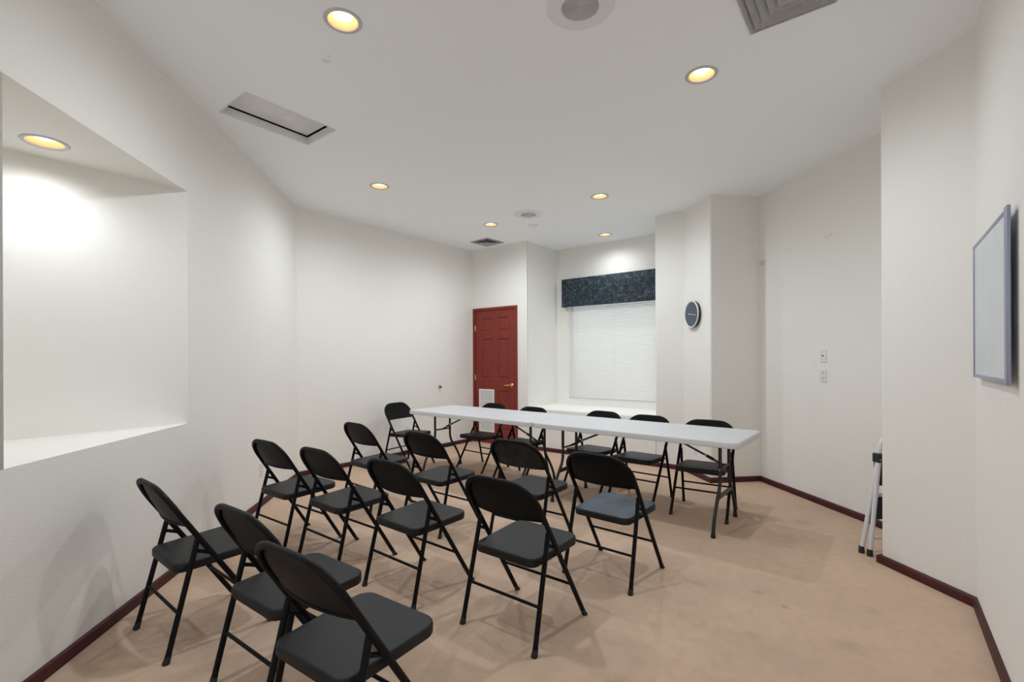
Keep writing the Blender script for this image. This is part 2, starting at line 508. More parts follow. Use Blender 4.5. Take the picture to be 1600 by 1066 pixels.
# baseboards -------------------------------------------------------------
def baseboards():
    P = [L0, C1, C2, C6, C7, C8, C9, C10, C11, C12]
    names = ['baseboard_left', 'baseboard_back_left', 'baseboard_door', 'baseboard_pillar', 'baseboard_pillar_side', 'baseboard_right', 'baseboard_return', 'baseboard_right_front', 'baseboard_near_right']
    t, h = 0.017, 0.056
    prof = [(0, 0), (t, 0), (t, h * .62), (t * .9, h * .82), (t * .6, h * .95), (t * .25, h), (0, h)]
    def off(i):
        ns = []
        if i > 0: d = (P[i] - P[i - 1]).normalized(); ns.append(Vector((d.y, -d.x)))
        if i < len(P) - 1: d = (P[i + 1] - P[i]).normalized(); ns.append(Vector((d.y, -d.x)))
        n = sum(ns, Vector((0, 0))).normalized()
        return n / n.dot(ns[0])
    for i, nm in enumerate(names):
        a, b = P[i], P[i + 1]; oa, ob = off(i), off(i + 1)
        segs = [(a, oa, b, ob)]
        if nm == 'baseboard_door':
            nin = -nd
            segs = [(C2 + DR * 0.935, nin, b, ob)]
        bm = new()
        for (p, op, q, oq) in segs:
            rings(bm, [[(p.x + op.x * o, p.y + op.y * o, z) for o, z in prof], [(q.x + oq.x * o, q.y + oq.y * o, z) for o, z in prof]])
        struct(link(nm, bm, M['base'], smooth=40), 'dark maroon baseboard')
baseboards()

# wall-mounted frame: local x along the wall, +y into the wall, z up
def on_wall(name, w, p, z, extra=0.0):
    q = foot(w, p)
    return empty(name, (q.x, q.y, z), R(WL[w][0]) + extra)

# ------------------------------------------------------------------ door
def make_door():
    d = empty('door_1', (C2.x, C2.y, 0), R(WL['door'][0]))
    struct(d, 'closed dark red six panel door with brass lever')
    x0, x1, h = DOOR_S0, DOOR_S1, DOOR_H
    fw = 0.042
    bm = new()
    box(bm, x0, x0 + fw, -0.014, 0.085, 0, h, 0.004); box(bm, x1 - fw, x1, -0.014, 0.085, 0, h, 0.004); box(bm, x0 + fw, x1 - fw, -0.014, 0.085, h - fw, h, 0.004)
    box(bm, x0 + fw, x0 + fw + 0.012, 0.042, 0.085, 0, h - fw); box(bm, x1 - fw - 0.012, x1 - fw, 0.042, 0.085, 0, h - fw)
    link('door_frame', bm, M['door'], d)
    lx0, lx1, lz0, lz1 = x0 + fw + 0.003, x1 - fw - 0.003, 0.012, h - fw - 0.003
    W = lx1 - lx0
    cols = [(lx0 + 0.128, lx0 + 0.128 + 0.225), (lx1 - 0.128 - 0.225, lx1 - 0.128)]
    rows = [(0.22, 0.845), (1.02, 1.655), (1.765, 1.985)]
    yf = 0.004
    bm = new()
    box(bm, lx0, cols[0][0], yf, yf + 0.036, lz0, lz1); box(bm, cols[1][1], lx1, yf, yf + 0.036, lz0, lz1); box(bm, cols[0][1], cols[1][0], yf, yf + 0.036, lz0, lz1)
    for c in cols:
        zs = [lz0] + [z for r_ in rows for z in r_] + [lz1]
        for k in range(0, len(zs), 2):
            box(bm, c[0], c[1], yf, yf + 0.036, zs[k], zs[k + 1])
    leaf = link('door_leaf', bm, M['door'], d)
    for c in cols:
        for r_ in rows:
            bm = new()
            a, b, z0, z1 = c[0], c[1], r_[0], r_[1]
            def rect(i, y): return [(a + i, y, z0 + i), (b - i, y, z0 + i), (b - i, y, z1 - i), (a + i, y, z1 - i)]
            rings(bm, [rect(0, yf + 0.030), rect(0, yf + 0.001), rect(0.012, yf + 0.012), rect(0.022, yf + 0.013), rect(0.045, yf + 0.004), rect(0.05, yf + 0.004)])
            link('panel', bm, M['door'], leaf)
    # hinges
    for z in (1.83, 1.037, 0.24):
        bm = new(); box(bm, lx0 - 0.014, lx0 + 0.014, yf - 0.008, yf, z - 0.045, z + 0.045, 0.002)
        tube(bm, [(lx0 - 0.001, yf - 0.009, z - 0.046), (lx0 - 0.001, yf - 0.009, z + 0.046)], 0.006, 8)
        o = link('hinge', bm, M['brass'], leaf, smooth=35); o['label'] = 'brass hinge'
    # lever
    lv = (lx1 - 0.068)
    bm = new(); lathe(bm, [(0.001, -0.014), (0.02, -0.014), (0.030, -0.008), (0.033, 0.0)], 24, axis='y', origin=(lv, yf, 0.935))
    tube(bm, [(lv, yf - 0.008, 0.935), (lv, yf - 0.05, 0.935)], 0.010, 10)
    tube(bm, [(lv + 0.008, yf - 0.052, 0.935), (lv - 0.03, yf - 0.055, 0.936), (lv - 0.075, yf - 0.050, 0.932), (lv - 0.112, yf - 0.046, 0.930)], [0.012, 0.011, 0.009, 0.008], 10)
    o = link('handle', bm, M['brass'], leaf, smooth=40); o['label'] = 'brass lever handle'
    # air grille in the lower left panel
    g0, g1, gz0, gz1 = 0.150, 0.462, 0.178, 0.856
    bm = new(); f = 0.026; yg = -0.010
    box(bm, g0, g0 + f, yg, yf + 0.002, gz0, gz1, 0.003); box(bm, g1 - f, g1, yg, yf + 0.002, gz0, gz1, 0.003)
    box(bm, g0 + f, g1 - f, yg, yf + 0.002, gz0, gz0 + f, 0.003); box(bm, g0 + f, g1 - f, yg, yf + 0.002, gz1 - f, gz1, 0.003)
    box(bm, g0 + f, g1 - f, yg + 0.001, yf + 0.002, 0.668, 0.684)
    gr = link('air_grille', bm, M['white'], d); gr['label'] = 'white slatted air return grille in the lower door panel'
    bm = new(); box(bm, -0.5 * (g1 - g0 - 2 * f), 0.5 * (g1 - g0 - 2 * f), -0.001, 0.001, -0.0105, 0.0105)
    bmesh.ops.rotate(bm, verts=bm.verts, cent=(0, 0, 0), matrix=Matrix.Rotation(R(-38), 3, 'X'))
    first = None; z = gz0 + f + 0.010
    while z < gz1 - f - 0.006:
        if first is None: first = link('louver', bm, M['white'], gr); o = first
        else: o = first.copy(); COL.objects.link(o); o.parent = gr
        o.location = (0.5 * (g0 + g1), -0.001, z); z += 0.0195
    bm = new(); box(bm, x0 - 0.1, x1 + 0.1, 0.092, 0.10, 0, h + 0.1); link('door_back', bm, M['dark'], d)
make_door()

# ------------------------------------------------------------------ window, blind, valance
win = empty('window_1', (C4.x, C4.y, 0), R(WL['winb'][0])); struct(win, 'white framed window behind the closed mini blind')
bm = new(); a, b = WS0, WS1
for bx in ((a, a + 0.05, WZ0, WZ1), (b - 0.05, b, WZ0, WZ1), (a + 0.05, b - 0.05, WZ0, WZ0 + 0.05), (a + 0.05, b - 0.05, WZ1 - 0.05, WZ1)):
    box(bm, bx[0], bx[1], 0.055, 0.088, bx[2], bx[3], 0.003)
link('window_frame', bm, M['white'], win)
for z0, z1 in ((WZ0 + 0.05, WZ1 - 0.05),):
    bm = new(); box(bm, a + 0.05, b - 0.05, 0.068, 0.072, z0, z1); link('pane', bm, M['glass'], win)
bm = new()
t = 0.012
box(bm, a, a + t, -0.002, 0.055, WZ0, WZ1); box(bm, b - t, b, -0.002, 0.055, WZ0, WZ1); box(bm, a + t, b - t, -0.010, 0.055, WZ0, WZ0 + t)
link('window_sill', bm, M['white'], win)

bl = empty('window_blind', (C4.x, C4.y, WZ0), R(WL['winb'][0]))
tag(bl, 'closed white mini blind hanging under the dark floral valance', 'blind')
bx0, bx1 = a + 0.02, b - 0.02
bm = new(); box(bm, bx0, bx1, 0.010, 0.040, WZ1 - 0.045 - WZ0, WZ1 - 0.01 - WZ0, 0.002); link('headrail', bm, M['slat'], bl)
bm = new(); box(bm, bx0, bx1, 0.014, 0.036, 0.018, 0.034, 0.004); link('bottom_rail', bm, M['slat'], bl)
bm = new(); hw = 0.5 * (bx1 - bx0)
sec = [(-0.0155, 0), (-0.008, 0.0020), (0, 0.0028), (0.008, 0.0020), (0.0155, 0)]
rot = Matrix.Rotation(R(54), 2)
ra, rb = [], []
for yy, zz in sec + [(y_, z_ - 0.0006) for y_, z_ in reversed(sec)]:
    v = rot @ Vector((yy, zz)); ra.append((-hw, v.x, v.y)); rb.append((hw, v.x, v.y))
rings(bm, [ra, rb])
first = None; z = 0.046; top = WZ1 - WZ0 - 0.052
while z < top:
    if first is None: first = link('slat', bm, M['slat'], bl); o = first
    else: o = first.copy(); COL.objects.link(o); o.parent = bl
    o.location = (0.5 * (bx0 + bx1), 0.025, z); z += 0.0268
for xx in (bx0 + 0.13, 0.5 * (bx0 + bx1), bx1 - 0.13):
    bm = new(); tube(bm, [(xx, 0.011, 0.03), (xx, 0.011, top + 0.02)], 0.0016, 6); link('ladder_cord', bm, M['slat'], bl)
bm = new(); tube(bm, [(bx0 + 0.07, 0.004, 0.25), (bx0 + 0.07, 0.004, top)], 0.004, 6); link('tilt_wand', bm, M['slat'], bl)

va = empty('window_valance', (C4.x, C4.y, 2.150), R(WL['winb'][0]))
tag(va, 'dark navy floral fabric box valance over the window blind', 'valance')
v0, v1, vd = 0.160, 1.88, 0.11
bm = new()
NX = 40
fr, bk = [], []
for k in range(NX + 1):
    x = v0 + (v1 - v0) * k / NX
    w = 0.0018 * math.sin(k * 2.1) + 0.0012 * math.sin(k * 0.9)
    fr.append((x, -vd + w, 0.0)); bk.append((x, -vd + w, 0.440))
nf = len(fr)
V = []
for (zz, inset) in ((0.004, 0.008), (0.0, 0.0), (0.12, 0.0), (0.25, 0.001), (0.432, 0.0), (0.440, 0.006)):
    V.append([bm.verts.new((x, y + inset + (0.002 * math.sin(i * .7 + zz * 9) if 0.05 < zz < 0.4 else 0), zz)) for i, (x, y, _) in enumerate(fr)])
Bk = [[bm.verts.new((x, -vd + 0.018, zz)) for (x, y, _) in fr] for zz in (0.440, 0.004)]
G = V + Bk
for k in range(len(G)):
    A, B = G[k], G[(k + 1) % len(G)]
    for i in range(NX): bm.faces.new((A[i], A[i + 1], B[i + 1], B[i]))
bm.faces.new([g[0] for g in G]); bm.faces.new([g[-1] for g in G])
link('face_panel', bm, M['valance'], va, smooth=40)
for x in (v0, v1 - 0.016):
    bm = new(); box(bm, x, x + 0.016, -vd + 0.018, -0.001, 0.0, 0.440, 0.003); link('end_return', bm, M['valance'], va)
bm = new(); box(bm, v0 + 0.016, v1 - 0.016, -vd + 0.018, -0.001, 0.424, 0.438); link('top_board', bm, M['valance'], va)

# ------------------------------------------------------------------ ceiling lights
def make_can(x, y, zc, label, k=1.0, size=178, group='recessed ceiling lights'):
    t = empty('recessed_light', (x, y, zc)); tag(t, label, 'ceiling light', group)
    bm = new(); lathe(bm, [(0.074, 0.003), (0.076, -0.004), (0.090, -0.006), (0.097, -0.001), (0.097, 0.0), (0.080, 0.001), (0.0765, 0.004)], 36, closed_ends=False)
    link('trim_ring', bm, M['trim'], t, smooth=40)
    bm = new(); lathe(bm, [(0.0745, 0.002), (0.070, 0.04), (0.066, 0.09), (0.050, 0.125), (0.001, 0.128)], 36, closed_ends=False)
    link('reflector', bm, M['reflector'], t, smooth=40)
    bm = new(); lathe(bm, [(0.001, 0.012), (0.02, 0.013), (0.038, 0.018), (0.049, 0.028), (0.051, 0.040), (0.042, 0.070), (0.022, 0.105), (0.02, 0.125)], 32)
    o = link('bulb', bm, M['bulb'], t, smooth=60); o['label'] = 'glowing warm reflector bulb'
    ld = bpy.data.lights.new('can_lamp', 'SPOT')
    ld.energy = CAN_POWER * k; ld.color = CAN_COLOR; ld.spot_size = R(size); ld.spot_blend = 1.0; ld.shadow_soft_size = 0.04
    lo = bpy.data.objects.new('can_lamp', ld); COL.objects.link(lo); lo.parent = t; lo.location = (0, 0, -0.045)
    return t
for x, y, lab in CANS:
    make_can(x, y, CEIL, lab, 0.34 if 'valance' in lab else 1.0, 170 if 'valance' in lab else 178)
make_can(ncx, ncy, NZ1, 'recessed light in the soffit of the white niche in the left wall', 0.24, 172)

# ------------------------------------------------------------------ ceiling speakers, sprinkler cover
def make_speaker(x, y, label, ro, rg):
    t = empty('ceiling_speaker', (x, y, CEIL)); tag(t, label, 'speaker', 'round ceiling speakers')
    bm = new(); lathe(bm, [(rg - 0.004, 0.0), (rg, -0.010), (rg + 0.006, -0.011), (ro - 0.02, -0.008), (ro - 0.003, -0.004), (ro, 0.0)], 56, closed_ends=False)
    link('baffle', bm, M['speaker'], t, smooth=40)
    bm = new(); lathe(bm, [(0.001, -0.006), (rg, -0.006), (rg, -0.001)], 40, closed_ends=True)
    g = link('grille', bm, M['mesh_gap'], t); g['label'] = 'grey perforated metal grille'
    nr = 12
    for k in range(nr):
        r0 = rg * (k + 0.25) / nr
        bm = new(); lathe(bm, [(r0, -0.0062), (r0 + rg * 0.15 / nr, -0.009), (r0 + rg * 0.45 / nr, -0.009), (r0 + rg * 0.6 / nr, -0.0062)], 40, closed_ends=False)
        link('grille_ring', bm, M['mesh'], g, smooth=60)
    return t
make_speaker(0.346, 2.372, 'large round white ceiling speaker with grey grille at the top edge of the picture', 0.172, 0.094)
make_speaker(0.205, 5.790, 'round white ceiling speaker farther off, between the far recessed lights', 0.178, 0.094)
bm = new(); lathe(bm, [(0.001, -0.012), (0.055, -0.012), (0.066, -0.008), (0.070, 0.0)], 32)
tag(link('sprinkler_cover', bm, M['speaker'], smooth=40, loc=(0.285, 6.270, CEIL)), 'small flat white disc on the ceiling beyond the far speaker', 'sprinkler')

# ------------------------------------------------------------------ air registers
def make_register(x, y, s, rot, label):
    t = empty('air_register', (x, y, CEIL), rot); tag(t, label, 'air vent', 'square ceiling air registers')
    def sq(h, z): return [(-h, -h, z), (h, -h, z), (h, h, z), (-h, h, z)]
    h = s / 2
    bm = new(); rings(bm, [sq(h, 0), sq(h, -0.006), sq(h - 0.006, -0.014), sq(h - 0.014, -0.015), sq(h * 0.86, -0.006), sq(h * 0.84, -0.002), sq(h * 0.84, 0)], cap=False)
    link('frame', bm, M['grey_enamel'], t)
    bm = new(); box(bm, -h * 0.83, h * 0.83, -h * 0.83, h * 0.83, -0.0012, -0.0002); link('backing', bm, M['dark'], t)
    for k, f in enumerate((0.83, 0.62, 0.41)):
        zl = -0.016 - 0.002 * k
        bm = new(); rings(bm, [sq(h * f, zl), sq(h * (f - 0.20), -0.003), sq(h * (f - 0.21), -0.004), sq(h * (f - 0.012), zl - 0.003)], cap=False, closed=True)
        link('vane', bm, M['grey_enamel'], t)
    bm = new(); rings(bm, [sq(h * 0.12, -0.002), sq(h * 0.19, -0.018), sq(h * 0.185, -0.021)]); link('centre_plate', bm, M['grey_enamel'], t)
# corner nearest the lens-centre at (1.293,2.576); edges run along 232 deg and -38 deg
make_register(1.293 - 0.6088 * 0.195 + 0.7934 * 0.195, 2.576 - 0.7934 * 0.195 - 0.6088 * 0.195, 0.39, R(-37.5), 'large square grey air diffuser at the top right edge of the ceiling')
make_register(-0.366, 7.158, 0.36, R(-37.5 - 5), 'small square grey air register on the ceiling above the red door')

# ------------------------------------------------------------------ access hatch
hc = H0 + w_dir * (HW / 2) + e_dir * (HL / 2)
ht = empty('ceiling_hatch', (hc.x, hc.y, CEIL), math.atan2(e_dir.y, e_dir.x))
tag(ht, 'rectangular attic access hatch with recessed panel in the ceiling by the left wall', 'hatch')
hl, hw_ = HL / 2 - 0.001, HW / 2 - 0.001
bm = new(); t = 0.012
box(bm, -hl, hl, hw_ - t, hw_, 0.0, 0.056); box(bm, -hl, hl, -hw_, -hw_ + t, 0.0, 0.056)
box(bm, -hl, -hl + t, -hw_ + t, hw_ - t, 0.0, 0.056); box(bm, hl - t, hl, -hw_ + t, hw_ - t, 0.0, 0.056)
link('frame', bm, M['hatch'], ht)
bm = new(); box(bm, -hl + t, hl - t - 0.012, -hw_ + t, hw_ - t - 0.012, 0.064, 0.08); link('panel', bm, M['hatch'], ht)
bm = new()
box(bm, -hl - 0.05, hl + 0.05, -hw_ - 0.05, hw_ + 0.05, 0.115, 0.125)
for q in ((-hl - 0.05, hl + 0.05, hw_ + 0.04, hw_ + 0.05), (-hl - 0.05, hl + 0.05, -hw_ - 0.05, -hw_ - 0.04), (-hl - 0.05, -hl - 0.04, -hw_ - 0.04, hw_ + 0.04), (hl + 0.04, hl + 0.05, -hw_ - 0.04, hw_ + 0.04)):
    box(bm, *q, 0.031, 0.115)
link('added_light_block_box', bm, M['dark'], ht)  # unseen dark box added above the hatch to block light

# ------------------------------------------------------------------ folding chairs
def lv_(z): return 0.227 - 0.622 * z + 0.10 * max(0.0, z - 0.65)
def bulge(u, z): return 0.036 * max(0.0, 1 - (u / 0.222) ** 2) * min(1.0, max(0.0, (0.765 - z) / 0.18))
def hoop_pts():
    pts = []
    side = [(0.222, z) for z in (0.505, 0.55, 0.60, 0.645)]
    arc = [(0.085 + 0.137 * math.cos(R(a)), 0.645 + 0.118 * math.sin(R(a))) for a in range(10, 91, 10)]
    right = side + arc + [(0.04, 0.7635)]
    full = right + [(0.0, 0.764)] + [(-u, z) for u, z in reversed(right)]
    return [(u, lv_(z) - bulge(u, z), z) for u, z in full]
def hoop_z(u):
    u = abs(u)
    if u <= 0.085: return 0.763
    c = min(1.0, (u - 0.085) / 0.137)
    return 0.645 + 0.118 * math.sqrt(max(0, 1 - c * c))
def seat_z(v): return 0.406 + (v + 0.18) * 0.030

def build_chair():
    root = empty('folding_chair', (0, 0, 0))
    # seat pan
    bm = new()
    def ring(i, dz, sx=0.0):
        return [(x, y, seat_z(y) + dz) for x, y in rrect(0.189 - i, 0.200 - i, -0.181 + i, 0.222 - i, max(0.046 - i, 0.006), max(0.062 - i, 0.006))]
    rings(bm, [ring(0.010, -0.036), ring(0.002, -0.040), ring(0.0, -0.036), ring(0.0, -0.010), ring(0.0015, -0.005), ring(0.005, -0.0014), ring(0.010, 0.0), ring(0.012, 0.0), ring(0.055, -0.0006)])
    seat = link('seat', bm, M['seat'], root, smooth=45)
    # backrest pan: curved sheet on the front of the hoop, with rolled lower edge
    bm = new()
    NU, NV = 16, 7
    F, Bk = [], []
    for j in range(NV + 1):
        a, b = [], []
        for i in range(NU + 1):
            u = -0.216 + 0.432 * i / NU
            z0 = 0.580 - 0.004 * (1 - (u / 0.216) ** 2); z1 = hoop_z(u)
            z = z0 + (z1 - z0) * j / NV
            edge = min(1.0, (1 - j / NV) * NV / 1.6, (0.216 - abs(u)) / 0.018)
            v = lv_(z) - bulge(u, z) + 0.013 - 0.006 * max(0.0, edge)
            a.append(bm.verts.new((u, v, z + 0.004))); b.append(bm.verts.new((u, v - 0.0035, z + 0.002)))
        F.append(a); Bk.append(b)
    for j in range(NV):
        for i in range(NU):
            bm.faces.new((F[j][i], F[j][i + 1], F[j + 1][i + 1], F[j + 1][i]))
            bm.faces.new((Bk[j][i + 1], Bk[j][i], Bk[j + 1][i], Bk[j + 1][i + 1]))
    for A, B in ((F[0], Bk[0]), (Bk[NV], F[NV])):
        for i in range(NU): bm.faces.new((B[i], B[i + 1], A[i + 1], A[i]))
    for i in (0, NU):
        for j in range(NV): bm.faces.new((F[j][i], F[j + 1][i], Bk[j + 1][i], Bk[j][i]))
    tube(bm, [(u, lv_(0.580) - bulge(u, 0.58) + 0.006, 0.580 - 0.004 * (1 - (u / 0.216) ** 2)) for u in [-0.214 + 0.428 * k / 14 for k in range(15)]], 0.0055, 8)
    back = link('backrest', bm, M['chair'], root, smooth=50)
    bm = new(); tube(bm, hoop_pts(), 0.0125, 12); link('back_frame', bm, M['chair'], root, smooth=60)
    for s in (-1, 1):
        bm = new(); tube(bm, [(s * 0.222, lv_(0.512), 0.512), (s * 0.222, lv_(0.02), 0.02)], 0.0124, 12); lf = link('leg', bm, M['chair'], root, smooth=60)
        bm = new()
        top = Vector((s * 0.213, -0.098, 0.520)); ft = Vector((s * 0.223, -0.222, 0.02))
        tube(bm, [top, ft], 0.0120, 12); lr = link('leg', bm, M['chair'], root, smooth=60)
        for l, x, y0, y1 in ((lf, s * 0.222, lv_(0.0), lv_(0.034)), (lr, s * 0.223, -0.227, -0.2185)):
            bm = new()
            def cr(cx, cy, z, r): return [(cx + r * math.cos(2 * math.pi * k / 12), cy + r * math.sin(2 * math.pi * k / 12), z) for k in range(12)]
            rings(bm, [cr(x, y0, 0.0, 0.0150), cr(x, y0, 0.006, 0.0158), cr(x, y0 + (y1 - y0) * .5, 0.018, 0.0142), cr(x, y1, 0.034, 0.0136)])
            link('foot_cap', bm, M['rubber'], l, smooth=50)
        # folding link, pivot bolts
        bm = new(); tube(bm, [(s * 0.213, -0.113, 0.462), (s * 0.2135, -0.085, 0.452), (s * 0.216, -0.040, 0.432)], 0, 8, flat=(0.0035, 0.0085)); link('folding_link', bm, M['chair'], root, smooth=40)
        bm = new(); tube(bm, [(s * 0.180, lv_(0.385), 0.385), (s * 0.236, lv_(0.385), 0.385)], 0.0055, 8); link('pivot_bolt', bm, M['chair'], root, smooth=40)
        bm = new(); tube(bm, [(s * 0.180, -0.132, 0.386), (s * 0.226, -0.132, 0.386)], 0.005, 8); link('pivot_bolt', bm, M['chair'], root, smooth=40)
    bm = new(); tube(bm, [(-0.219, -0.1775, 0.200), (0.219, -0.1775, 0.200)], 0.0075, 8); link('crossbar', bm, M['chair'], root, smooth=60)
    bm = new(); tube(bm, [(-0.221, lv_(0.205), 0.205), (0.221, lv_(0.205), 0.205)], 0.0075, 8); link('crossbar', bm, M['chair'], root, smooth=60)
    return root

CHAIRS = [
    (-1.563, 2.418, -38.5, 'black folding chair nearest the lit wall niche, at the left end of the front row', 'front row of folding chairs'),
    (-0.925, 2.015, -36.0, 'black folding chair in the middle of the three front row chairs', 'front row of folding chairs'),
    (-0.549, 1.626, -34.5, 'largest black folding chair closest to the camera, cut off by the bottom edge', 'front row of folding chairs'),
    (-1.607, 3.545, -36.1, 'black folding chair at the wall end of the second row, beside the wall outlet', 'second row of folding chairs'),
    (-1.122, 3.232, -37.9, 'black folding chair second from the left wall in the second row', 'second row of folding chairs'),
    (-0.563, 2.861, -39.2, 'black folding chair third from the left wall in the second row', 'second row of folding chairs'),
    (0.060, 2.458, -38.2, 'whole black folding chair standing alone at the right end of the second row', 'second row of folding chairs'),
    (-1.256, 4.435, -40.6, 'black folding chair at the wall end of the row closest to the tables', 'third row of folding chairs'),
    (-0.578, 3.878, -38.9, 'black folding chair second from the left in the row closest to the tables', 'third row of folding chairs'),
    (0.140, 3.509, -37.5, 'black folding chair with scuffed grey backrest in front of the table joint', 'third row of folding chairs'),
    (0.640, 3.019, -40.0, 'black folding chair with window reflection painted bluish grey on its seat at the right of its row', 'third row of folding chairs'),
    (-1.317, 6.083, -120.5, 'black folding chair at the far left end of the tables, facing right', 'chairs behind the tables'),
    (-0.372, 5.880, 137.9, 'black folding chair behind the table in front of the red door', 'chairs behind the tables'),
    (0.100, 5.400, 138.0, 'black folding chair behind the table between the red door and the window', 'chairs behind the tables'),
    (0.830, 4.940, 137.0, 'black folding chair behind the table under the left half of the window', 'chairs behind the tables'),
    (1.215, 4.560, 139.5, 'black folding chair behind the table second from its right end', 'chairs behind the tables'),
    (1.665, 4.158, 146.4, 'black folding chair behind the right end of the table near the pillar', 'chairs behind the tables')]
proto = build_chair()
chairs = []
for i, (x, y, a, lab, grp) in enumerate(CHAIRS):
    c = proto if i == 0 else copy_tree(proto)
    chairs.append((c, x, y, a, lab, grp))
for c, x, y, a, lab, grp in chairs:
    c.location = (x, y, 0); c.rotation_euler = (0, 0, R(a)); tag(c, lab, 'chair', grp)
def own(c, part, m):
    for ch in c.children:
        if ch.name.split('.')[0] == part:
            ch.data = ch.data.copy(); ch.data.materials[0] = m
            return ch
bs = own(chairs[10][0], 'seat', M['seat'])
bs['label'] = 'seat with blue-grey window reflection painted on top'
bs.data.materials.append(M['seat_reflection'])
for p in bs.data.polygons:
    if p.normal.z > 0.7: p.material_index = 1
own(chairs[9][0], 'backrest', M['scuffed'])['label'] = 'scuffed black backrest'

# ------------------------------------------------------------------ folding tables
def build_table():
    t = empty('folding_table', (0, 0, 0))
    hx, hy, top = 0.9155, 0.3765, 0.735
    def ring(i, z): return [(x, y, z) for x, y in rrect(hx - i, hx - i, -hy + i, hy - i, max(0.05 - i, 0.004), max(0.05 - i, 0.004))]
    bm = new()
    rings(bm, [ring(0.030, top - 0.030), ring(0.022, top - 0.046), ring(0.004, top - 0.047), ring(0.0, top - 0.043), ring(0.0, top - 0.012), ring(0.003, top - 0.004), ring(0.010, top), ring(0.02, top)])
    link('table_top', bm, M['table'], t, smooth=40)
    for s in (-1, 1):
        bm = new(); box(bm, -0.80, 0.80, s * 0.30 - 0.012, s * 0.30 + 0.012, top - 0.058, top - 0.030, 0.002); link('side_rail', bm, M['steel'], t)
    for s in (-1, 1):
        X = s * 0.722
        for q in (-1, 1):
            pts = [(X, q * 0.122, 0.700), (X, q * 0.122, 0.42), (X, q * 0.126, 0.375), (X, q * 0.146, 0.325), (X, q * 0.190, 0.265), (X, q * 0.238, 0.195), (X, q * 0.272, 0.135), (X, q * 0.292, 0.085), (X, q * 0.302, 0.045), (X, q * 0.305, 0.015)]
            bm = new(); tube(bm, pts, 0.0135, 12); lg = link('leg', bm, M['steel'], t, smooth=60)
            bm = new(); lathe(bm, [(0.017, 0), (0.018, 0.006), (0.016, 0.03), (0.0155, 0.034)], 14, origin=(X, q * 0.305, 0)); link('foot_cap', bm, M['rubber'], lg, smooth=40)
            bm = new(); lathe(bm, [(0.001, -0.0165), (0.005, -0.0155), (0.006, -0.012)], 10, axis='y', origin=(X, q * 0.122 if q > 0 else -0.122, 0.475)); link('rivet', bm, M['rivet'], lg, smooth=40)
        bm = new(); tube(bm, [(X, -0.187, 0.268), (X, 0.187, 0.268)], 0, 10, flat=(0.010, 0.020)); link('crossbar', bm, M['steel'], t, smooth=60)
        bm = new(); tube(bm, [(X, -0.124, 0.480), (X, 0.124, 0.480)], 0.009, 10); link('crossbar', bm, M['steel'], t, smooth=60)
        bm = new(); tube(bm, [(X, -0.31, 0.690), (X, 0.31, 0.690)], 0.011, 10); link('hinge_tube', bm, M['steel'], t, smooth=60)
        bm = new(); tube(bm, [(s * 0.25, 0, 0.692), (s * 0.60, 0, 0.540), (s * 0.716, 0, 0.485)], 0.0085, 10)
        br = link('brace', bm, M['steel'], t, smooth=60)
        bm = new(); tube(bm, [(s * 0.585, 0, 0.5465), (s * 0.640, 0, 0.5215)], 0.0125, 12); link('lock_sleeve', bm, M['steel'], br, smooth=60)
        bm = new(); tube(bm, [(s * 0.572, 0, 0.5525), (s * 0.582, 0, 0.548)], 0.0115, 12); link('lock_ring', bm, M['rivet'], br, smooth=60)
    return t
TA = R(-39.2)
tu = Vector((math.cos(TA), math.sin(TA))); tv = Vector((-tu.y, tu.x)); tc = Vector((1.597, 3.371))
t1 = build_table(); t2 = copy_tree(t1)
for t, k, lab in ((t1, 0.9165, 'light grey plastic folding table nearer the camera, right half of the long table'), (t2, 2.7500, 'light grey plastic folding table by the left wall, left half of the long table')):
    p = tc - tu * k + tv * 0.3765
    t.location = (p.x, p.y, 0); t.rotation_euler = (0, 0, TA); tag(t, lab, 'table', 'folding tables set end to end')

# ------------------------------------------------------------------ clock
ck = on_wall('wall_clock', 'p67', (2.084, 5.445), 1.838)
tag(ck, 'round wall clock with dark blue face and pale rim on the pillar', 'clock')
bm = new(); lathe(bm, [(0.156, -0.034), (0.155, -0.041), (0.150, -0.045), (0.142, -0.043), (0.138, -0.036), (0.138, -0.031)], 48, closed_ends=False, axis='y')
link('rim', bm, M['clock_rim'], ck, smooth=50)
bm = new(); lathe(bm, [(0.135, 0.0), (0.150, -0.004), (0.156, -0.034), (0.150, -0.035)], 48, axis='y'); link('case', bm, M['black'], ck, smooth=40)
bm = new(); lathe(bm, [(0.001, -0.037), (0.1385, -0.037), (0.1385, -0.030), (0.001, -0.030)], 48, axis='y'); link('dial', bm, M['clock_face'], ck, smooth=40)
for ang, ln, w in ((-8, 0.105, 0.0045), (172, 0.070, 0.006)):
    bm = new(); box(bm, -0.012, ln, -0.0015, 0.0, -w, w)
    bmesh.ops.rotate(bm, verts=bm.verts, cent=(0, 0, 0), matrix=Matrix.Rotation(R(-ang), 3, 'Y'))
    bmesh.ops.translate(bm, verts=bm.verts, vec=(0, -0.038, 0)); link('hand', bm, M['clock_hand'], ck)
bm = new(); lathe(bm, [(0.001, -0.043), (0.006, -0.042), (0.007, -0.037)], 14, axis='y'); link('hub', bm, M['clock_hand'], ck, smooth=40)

